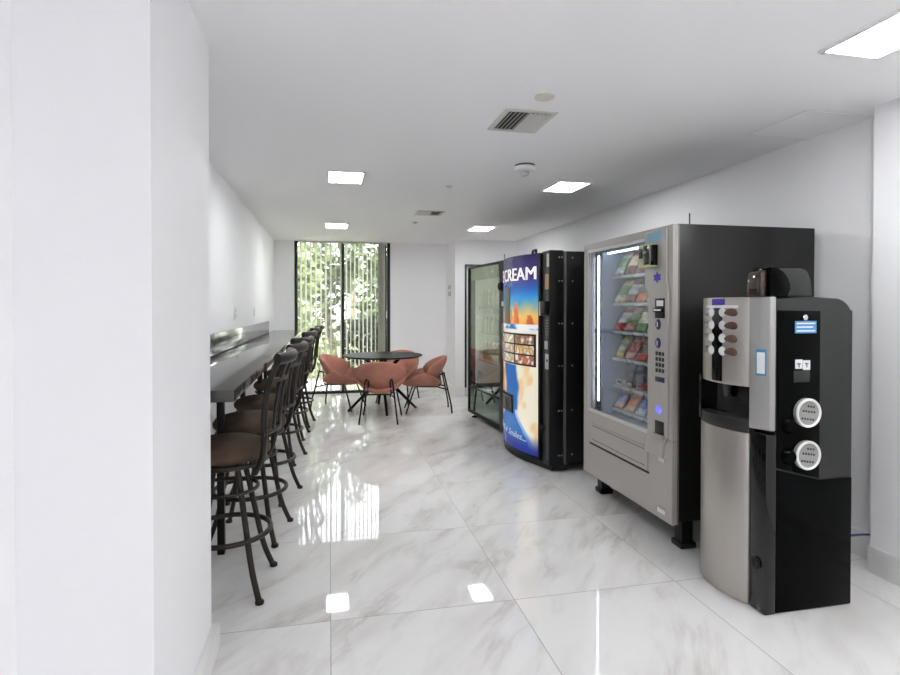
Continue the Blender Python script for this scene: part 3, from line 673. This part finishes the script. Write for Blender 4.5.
# printed curved front
def sm(a, b_, x): x = max(0, min(1, (x-a)/(b_-a))); return x*x*(3-2*x)
def mixc(a, b_, t_): return tuple(a[i]+(b_[i]-a[i])*t_ for i in range(3))
rp = random.Random(11); ph = [rp.uniform(0, 6.28) for _ in range(12)]
def nz(y, z): return (sin(y*13+z*7+ph[0])+sin(y*29-z*17+ph[1])*.6+sin(z*31+y*9+ph[2])*.5+sin(y*53+z*43+ph[3])*.3)/2.4
def print_col(y, z):
    u = (y-ya)/(yb-ya); n = nz(y, z)
    if z > 1.575:
        c = mixc((58, 44, 120), (38, 32, 92), sm(1.70, 1.86, z)); c = mixc((36, 84, 168), c, sm(1.575, 1.68, z))
    else:
        c = mixc((236, 196, 112), (44, 150, 214), sm(1.30, 1.50, z+.03*n)); c = mixc(c, (30, 92, 184), sm(1.46, 1.58, z))
        c = mixc((243, 160, 82), c, sm(1.20, 1.34, z))
    # red rock towers
    for yc, w_, zt in ((4.93, .055, 1.44), (5.03, .035, 1.37), (4.72, .05, 1.33)):
        if z < zt and abs(y-yc) < w_*(1-.5*sm(1.25, zt, z)) and z > 1.17: c = mixc((196, 92, 44), (236, 150, 84), .5+.5*n)
    if z < 1.24: c = mixc((236, 238, 240), (46, 110, 190), sm(-.3, .35, n+.3*sin(z*60)))
    if z < 1.19: c = mixc((246, 240, 226), (232, 224, 210), .5+.5*n)
    if z < .86:
        # river between pale and sandy banks
        yc = 5.12-.08*sm(.2, .8, z)+.03*sin(z*9); w_ = .14+.32*sm(.48, .16, z)+.02*n
        bank = mixc((247, 238, 214), (238, 206, 150), sm(.1, .8, n+.2)) if y < yc else mixc((240, 206, 160), (214, 140, 84), sm(-.2, .7, n))
        dd = abs(y-yc)-w_
        c = mixc((38, 108, 186), bank, sm(-.02, .03, dd))
        if -.05 < dd < .03 and z < .45: c = mixc(c, (236, 244, 250), .55+.3*n)
    if z < .27: c = mixc((40, 58, 150), c, sm(.10, .27, z))
    return lin(tuple(max(0, min(255, q)) for q in c))
NY, NZ = 70, 150
bm = bmesh.new(); g = [[bm.verts.new((ix(ya+.012+(yb-ya-.02)*i/NY)-.003, ya+.012+(yb-ya-.02)*i/NY, .085+(1.865-.085)*j/NZ)) for j in range(NZ+1)] for i in range(NY+1)]
for i in range(NY):
    for j in range(NZ): bm.faces.new((g[i][j], g[i][j+1], g[i+1][j+1], g[i+1][j]))
cl_ = bm.loops.layers.float_color.new('print')
for f in bm.faces:
    for l in f.loops: l[cl_] = print_col(l.vert.co.y, l.vert.co.z)+(1,)
poster = link('printed_front', bm, M['poster'], t, 'curved beach picture with ICE CREAM lettering', normals=False)
def wrap_text(s, size, y_left, z, width, bold, m, name, shear=0., slope=0.):
    bm = text_bm(s, size, 0, shear, .0015)
    if bold:                                                    # heavier strokes: the outline drawn twice, a little apart
        d2 = bmesh.ops.duplicate(bm, geom=bm.verts[:]+bm.edges[:]+bm.faces[:])
        for v in [g for g in d2['geom'] if isinstance(g, bmesh.types.BMVert)]: v.co.x += bold; v.co.z += .0003; v.co.y -= bold*.25
    x0 = min(v.co.x for v in bm.verts); x1 = max(v.co.x for v in bm.verts); k = width/(x1-x0)
    for c_ in range(1, 60):
        if x0+.025*c_ < x1: bmesh.ops.bisect_plane(bm, geom=bm.verts[:]+bm.edges[:]+bm.faces[:], plane_co=(x0+.025*c_, 0, 0), plane_no=(1, 0, 0))
    bmesh.ops.triangulate(bm, faces=bm.faces[:])
    for v in bm.verts:
        y = y_left-(v.co.x-x0)*k
        v.co = Vector((ix(y)-.006-v.co.z, y, z+v.co.y+slope*(y_left-y)))
    bmesh.ops.recalc_face_normals(bm, faces=bm.faces[:])
    return link(name, bm, m, poster, normals=False, smooth=False)
wrap_text('ICE', .165, 5.585, 1.645, .26, .007, M['letter'], 'lettering')
wrap_text('CREAM', .165, 5.265, 1.645, .63, .007, M['letter'], 'lettering')
for w_, y_, q_, z_ in (('World', 5.42, .20, .205), ('of', 5.19, .07, .199), ('Smiles...', 5.09, .33, .196)): wrap_text(w_, .085, y_, z_, q_, .002, M['letterpale'], 'lettering', .25, -.03)
# selection grid 3x3
def ipanel(y0, y1, z0, z1, o0, o1, n=6):
    q = [y0+(y1-y0)*k/n for k in range(n+1)]
    return B().prism([(ix(y)-o1, y) for y in q]+[(ix(y)-o0, y) for y in q[::-1]], 'z', z0, z1)
gr = link('selection_frame', ipanel(4.64, 5.56, .868, 1.158, .0035, .008, 14), M['black'], t, 'black grid frame')
PC = [(206, 120, 90), (226, 206, 180), (190, 150, 120), (232, 190, 130), (222, 200, 170), (200, 100, 90), (176, 130, 100), (236, 222, 190), (214, 140, 130)]
def flavour_mat(i, c):
    m, nt, p = new_mat('flavour_print_%d' % i); tc = nt.nodes.new('ShaderNodeTexCoord'); n = nt.nodes.new('ShaderNodeTexNoise'); n.inputs['Scale'].default_value = 16; n.inputs['Detail'].default_value = 3
    r = nt.nodes.new('ShaderNodeValToRGB'); nt.links.new(tc.outputs['Object'], n.inputs['Vector']); nt.links.new(n.outputs['Fac'], r.inputs['Fac'])
    r.color_ramp.elements[0].position = .38; r.color_ramp.elements[0].color = lin(c)+(1,); r.color_ramp.elements[1].position = .62; r.color_ramp.elements[1].color = lin((236, 228, 214))+(1,)
    e = r.color_ramp.elements.new(.5); e.color = lin(tuple(int(q*.75) for q in c))+(1,)
    nt.links.new(r.outputs['Color'], p.inputs['Base Color']); nt.links.new(r.outputs['Color'], p.inputs['Emission Color']); p.inputs['Emission Strength'].default_value = .25; p.inputs['Roughness'].default_value = .2
    return m
for r in range(3):
    for c in range(3):
        y0 = 4.66+c*.302; z0 = .884+r*.091
        link('product_button', ipanel(y0, y0+.276, z0, z0+.076, .008, .011), flavour_mat(r*3+c, PC[r*3+c]), gr)
dd = link('delivery_door', ipanel(4.985, 5.40, .405, .575, .0035, .012), M['black'], t, 'black dispensing door')
link('door_window', ipanel(5.01, 5.375, .425, .555, .012, .014), M['gloss'], dd)
link('price_tower', ipanel(5.06, 5.24, 1.24, 1.59, .0035, .010), M['greydark'], t, 'grey upright panel on the printed front')
# service strip fittings (front face at x=1.815)
xs_ = 1.815
def sbox(y0, y1, z0, z1, d=.004, bev=.002): return B().box((xs_-d, y0, z0), (xs_-.0003, y1, z1), bev)
link('coin_panel', sbox(4.425, 4.50, .10, 1.87, .003), M['charcoal'], sf)
link('sticker', sbox(4.43, 4.475, 1.74, 1.85, .006, 0), M['lightgrey'], sf, 'grey sticker')
link('sticker', sbox(4.435, 4.51, 1.55, 1.68, .006, 0), M['tan'], sf, 'tan sticker')
link('card_reader', sbox(4.43, 4.53, 1.33, 1.45, .045, .008), M['black'], sf)
link('reader_front', sbox(4.535, 4.57, 1.325, 1.445, .04, .006), M['lightgrey'], sf, 'pale grey reader front')
b = B()
for k in range(6): b.box((xs_-.007, 4.435, 1.16+k*.024), (xs_-.003, 4.50, 1.172+k*.024))
link('coin_slots', b, M['greydark'], sf)
link('keypad', sbox(4.45, 4.51, 1.04, 1.11, .012), M['lightgrey'], sf, 'light grey bill inlet')
link('info_plate', sbox(4.435, 4.51, .87, 1.0, .006), M['lightgrey'], sf, 'light grey plate')
link('plate_slot', B().box((xs_-.008, 4.445, .935), (xs_-.006, 4.475, .955)), M['black'], sf)
b = B().lathe([(0, .03), (.018, .026), (.022, 0)], 16)
for v in b.bm.verts: v.co = Vector((xs_-v.co.z-.0003, 4.545+v.co.x, .36+v.co.y))
link('key_lock', b, M['rubber'], sf)
link('top_latch', B().tube([(1.80, 4.78, 1.872), (1.80, 4.78, 1.905), (1.80, 4.70, 1.905), (1.80, 4.70, 1.872)], .012, 8), M['black'], t)
for x, y in ((1.95, 4.50), (1.95, 5.54), (2.78, 4.50), (2.78, 5.54)): link('foot', box((x-.04, y-.04, .001), (x+.04, y+.04, .06), .004), M['rubber'], t)

# ------------------------------------------------------------------ glass-front drink machine
t = thing('drink_machine', 'glass-front drink vending machine at the far end of the row', 'vending machine', (2.22, 6.33, 0))
DT, DR = t, radians(4.6)
Y0, Y1, XD, XB = 5.70, 6.985, 1.79, 2.65
b = B(); b.box((1.87, Y0, .06), (XB, Y0+.03, 1.885), .003); b.box((1.87, Y1-.03, .06), (XB, Y1, 1.885), .003); b.box((1.87, Y0+.03, 1.855), (XB, Y1-.03, 1.885)); b.box((1.87, Y0+.03, .06), (XB, Y1-.03, .42)); b.box((XB-.03, Y0+.03, .42), (XB, Y1-.03, 1.855))
link('cabinet', b, M['black'], t)
b = B(); b.box((XB-.04, Y0+.03, .42), (XB-.03, Y1-.03, 1.855)); b.box((1.88, Y1-.04, .42), (XB-.04, Y1-.03, 1.855)); b.box((1.88, Y0+.20, .42), (XB-.04, Y0+.21, 1.855))
link('lining', b, M['white'], t, 'white interior lining')
M['filltube'] = mat('added_fill_tube', (235, 240, 240), .4, emit=48.)
link('light_tube', B().tube([(1.90, 5.925, .46), (1.90, 5.925, 1.80)], .016, 8), M['filltube'], t, 'hidden tube added to light the snack bags')  # added behind the door strip, out of view, to brighten the interior
b = B(); b.box((XD, Y0, .06), (1.868, 5.90, 1.905), .004); b.box((XD, Y1-.03, .06), (1.868, Y1+.005, 1.905), .004); b.box((XD, 5.90, 1.88), (1.868, Y1-.03, 1.905), .004); b.box((XD, 5.90, .06), (1.868, Y1-.03, .10), .004); b.box((XD+.01, 5.90, .375), (1.868, Y1-.03, .40), .004)
dr = link('door', b, M['black'], t)
link('glass', box((XD+.015, 5.90, .40), (XD+.021, Y1-.03, 1.88)), M['dglass'], dr)
link('lower_panel', box((XD+.012, 5.90, .10), (XD+.03, Y1-.03, .375)), mat('mirror_panel', (120, 136, 128), .05, metal=1.), dr, 'mirror-like lower panel')
def leafs(y, z): return 0
b = B(); b.box((XD+.024, 5.905, 1.73), (XD+.030, Y1-.035, 1.878)); link('reflection_strip', b, mat('painted_foliage_reflection', (96, 128, 92), .4, noise=.5, nscale=9), dr, 'green strip painted as foliage reflected in the glass')  # reflected foliage painted as a green strip behind the glass
for z in (1.40, 1.07, .74): link('shelf', box((1.90, Y0+.22, z-.02), (XB-.06, Y1-.05, z), .003), M['shelf'], t)
link('selector', B().lathe([(.055, 0), (.055, -.04), (.045, -.05)], 20, (XD-.0, 5.80, 1.62), 'x').__class__().lathe([(0, -.06), (.035, -.055), (.05, -.03), (.05, 0)], 20, (XD, 5.79, 1.62), 'x'), M['rubber'], dr, 'round black knob')
for z0, z1, mm in ((1.41, 1.46, 'lightgrey'), (1.12, 1.22, 'greydark'), (.90, 1.05, 'charcoal')): link('coin_fitting', box((XD-.008, 5.75, z0), (XD-.0005, 5.83, z1), .002), M[mm], dr)
link('antenna', B().tube([(1.83, 5.86, 1.905), (1.83, 5.86, 1.975)], .004, 6), M['black'], t)
for x, y in ((1.86, 6.90), (1.86, 5.80), (2.56, 6.90), (2.56, 5.80)): link('foot', B().lathe([(.045, .001), (.045, .012), (.018, .02), (.018, .06)], 12, (x, y, 0)), M['rubber'], t)
DT.rotation_euler = (0, 0, DR)
BOT = [((226, 226, 214), 'white'), ((206, 210, 196), 'pale green'), ((196, 170, 130), 'amber')]
ORD = ['first', 'second', 'third', 'fourth', 'fifth', 'sixth']
for r, z in enumerate((1.40, 1.07, .74)):
    bmt = mat('bottle_'+str(r), BOT[r][0], .15, coat=.3); 
    pro = None
    for c in range(6):
        b = B() if pro is None else None
        if pro is None:
            b.lathe([(.038, .001), (.042, .01), (.042, .13), (.036, .16), (.016, .195), (.016, .215)], 16); pro = link('bottle', b, bmt)
            cap = link('cap', B().lathe([(.019, .212), (.019, .236), (0, .238)], 14), M['white'], pro); o = pro
        else: o = copy_tree(pro)
        o.location = Matrix.Rotation(DR, 3, 'Z') @ Vector((1.98-2.22, 6.82-c*.145-6.33, z+.0005)) + Vector((2.22, 6.33, 0))
        tag(o, '%s bottle, %s from left on the %s drink machine shelf' % (BOT[r][1], ORD[c], ('top', 'middle', 'bottom')[r]), 'bottle', 'bottles in the drink machine')

# ------------------------------------------------------------------ outside the window
struct('ground_outside', box((-25, YB+.125, -.14), (25, 60, -.06)), M['lawn'])
struct('path_outside', B().prism([(-2.4, 9.4), (.15, 9.4), (.5, 16), (-1.6, 24), (-6, 24)], 'z', -.059, -.045), M['path'])
def leaf_cloud(rnd, n, pos, size, squash=1.):
    b = B()
    for _ in range(n):
        p = pos(); s = size*rnd.uniform(.6, 1.3)
        R = Matrix.Rotation(rnd.uniform(0, 6.28), 3, 'Z') @ Matrix.Rotation(rnd.uniform(-1.2, 1.2), 3, 'X') @ Matrix.Rotation(rnd.uniform(-1, 1), 3, 'Y')
        q = [Vector((-.5, 0, 0)), Vector((0, -.28, .05)), Vector((.6, 0, -.05)), Vector((0, .28, .05))]
        vs = [b.bm.verts.new(p+R @ (v*s)) for v in q]; b.bm.faces.new(vs)
    return b
def tree(x, y, h, rc, label, leaf, n, seed, zc=None, lean=0., size=.28, tr=.09):
    rnd = random.Random(seed); t = thing('tree', label, 'tree', (x, y, -.06), 'trees outside the window')
    zc = zc or h*.7
    b = B(); b.tube(spline([(x, y, -.06), (x+lean*.4, y, h*.3), (x+lean, y+.05, zc), (x+lean*1.2, y, h*.95)], 4), [tr*(1-.04*k) for k in range(13)], 8)
    for k in range(5):
        a = rnd.uniform(0, 6.28); z0 = zc*rnd.uniform(.6, 1.)
        b.tube(spline([(x+lean*z0/zc, y, z0), (x+lean+rc*.4*cos(a), y+rc*.4*sin(a), z0+.5), (x+lean+rc*.8*cos(a), y+rc*.8*sin(a), z0+.9)], 3), [tr*.4, tr*.35, tr*.3, tr*.28, tr*.22, tr*.18, tr*.1], 6)
    link('trunk', b, M['bark'], t)
    cl = [(rnd.gauss(0, .45), rnd.gauss(0, .45), rnd.gauss(0, .42)) for _ in range(16)]
    def pos():
        c = rnd.choice(cl); return Vector((x+lean+rc*(c[0]+rnd.gauss(0, .2)), y+rc*(c[1]+rnd.gauss(0, .2)), zc+(h-zc)*1.3*(c[2]+rnd.gauss(0, .2))+.2))
    link('foliage', leaf_cloud(rnd, n, pos, size), leaf, t, smooth=False, normals=False)
tree(-.95, 13.0, 2.9, .7, 'bushy light green tree outside left window pane', M['leaf2'], 760, 1, 1.7)
tree(.15, 15.5, 3.5, 1.0, 'mid green tree with a pale leaning trunk outside the window', M['leaf1'], 760, 2, 2.4, -.45, tr=.12)
tree(1.25, 14.4, 3.2, .75, 'green tree outside the right window pane', M['leaf1'], 700, 3, 2.1, .1, tr=.11)
tree(-2.3, 17.5, 3.9, 1.2, 'tall light green tree at the left outside', M['leaf2'], 800, 4, 2.4)
tree(3.3, 17.5, 4.2, 1.3, 'tall green tree at the right outside', M['leaf1'], 800, 5, 2.6)
tree(.9, 22.0, 4.4, 1.2, 'distant tree behind the white garden wall', M['leaf2'], 420, 6, 2.8)
tree(-5.6, 15.0, 3.6, 1.2, 'broad tree far to the left outside', M['leaf1'], 1200, 8, 2.2)
rh = random.Random(5)
t = thing('hedge', 'clipped dark green hedge outside the right window pane', 'hedge', (1.2, 12.6, -.06))
link('foliage', leaf_cloud(rh, 5200, lambda: Vector((rh.uniform(.28, 2.6), 12.6+rh.uniform(-.35, .35), -.05+1.17*rh.random()**.8)), .10), M['leaf3'], t, smooth=False, normals=False)
b = B()
for k in range(9): b.tube([(.4+k*.26, 12.6, -.06), (.42+k*.26, 12.62, .8)], .02, 6)
link('stem', b, M['bark'], t)
t = thing('shrub', 'low pale green shrub outside the left window pane', 'shrub', (-.25, 11.9, -.06))
link('foliage', leaf_cloud(rh, 900, lambda: Vector((-.3+rh.gauss(0, .28), 11.9+rh.gauss(0, .25), abs(rh.gauss(.25, .22)))), .12), M['leaf2'], t, smooth=False, normals=False)
link('stem', B().tube([(-.27, 11.9, -.06), (-.3, 11.9, .4)], .02, 6), M['bark'], t)
gw = thing('garden_wall', 'low white garden wall behind the hedge outside', 'wall', (2.6, 19, -.06))
link('wall_body', box((.9, 18.9, -.058), (6, 19.1, 1.5), .01), M['stucco'], gw); link('coping', box((.87, 18.86, 1.5), (6.03, 19.14, 1.56), .01), M['stucco'], gw)

# ------------------------------------------------------------------ light
w = bpy.data.worlds.new('world'); SC.world = w; w.use_nodes = True
bg = w.node_tree.nodes['Background']; bg.inputs['Color'].default_value = (.92, .96, 1., 1); bg.inputs['Strength'].default_value = 4.2
sun = bpy.data.objects.new('sun', bpy.data.lights.new('sun', 'SUN')); COL.objects.link(sun)
sun.data.energy = 2.4; sun.data.angle = radians(2); sun.data.color = (1., .96, .88)
sun.rotation_euler = Vector((.35, .62, -.9)).to_track_quat('-Z', 'Y').to_euler(); sun.location = (-5, -5, 12)

SC.view_settings.view_transform = 'Standard'; SC.view_settings.look = 'None'; SC.view_settings.gamma = 1.; SC.view_settings.exposure = .46; SC.view_settings.use_curve_mapping = False
SC.cycles.max_bounces = 20; SC.cycles.diffuse_bounces = 14; SC.cycles.glossy_bounces = 5; SC.cycles.transparent_max_bounces = 16
SC.cycles.sample_clamp_indirect = 12.; SC.cycles.use_denoising = True; SC.cycles.caustics_reflective = False; SC.cycles.caustics_refractive = False
for o in bpy.data.objects:
    if '_base' in o: del o['_base']
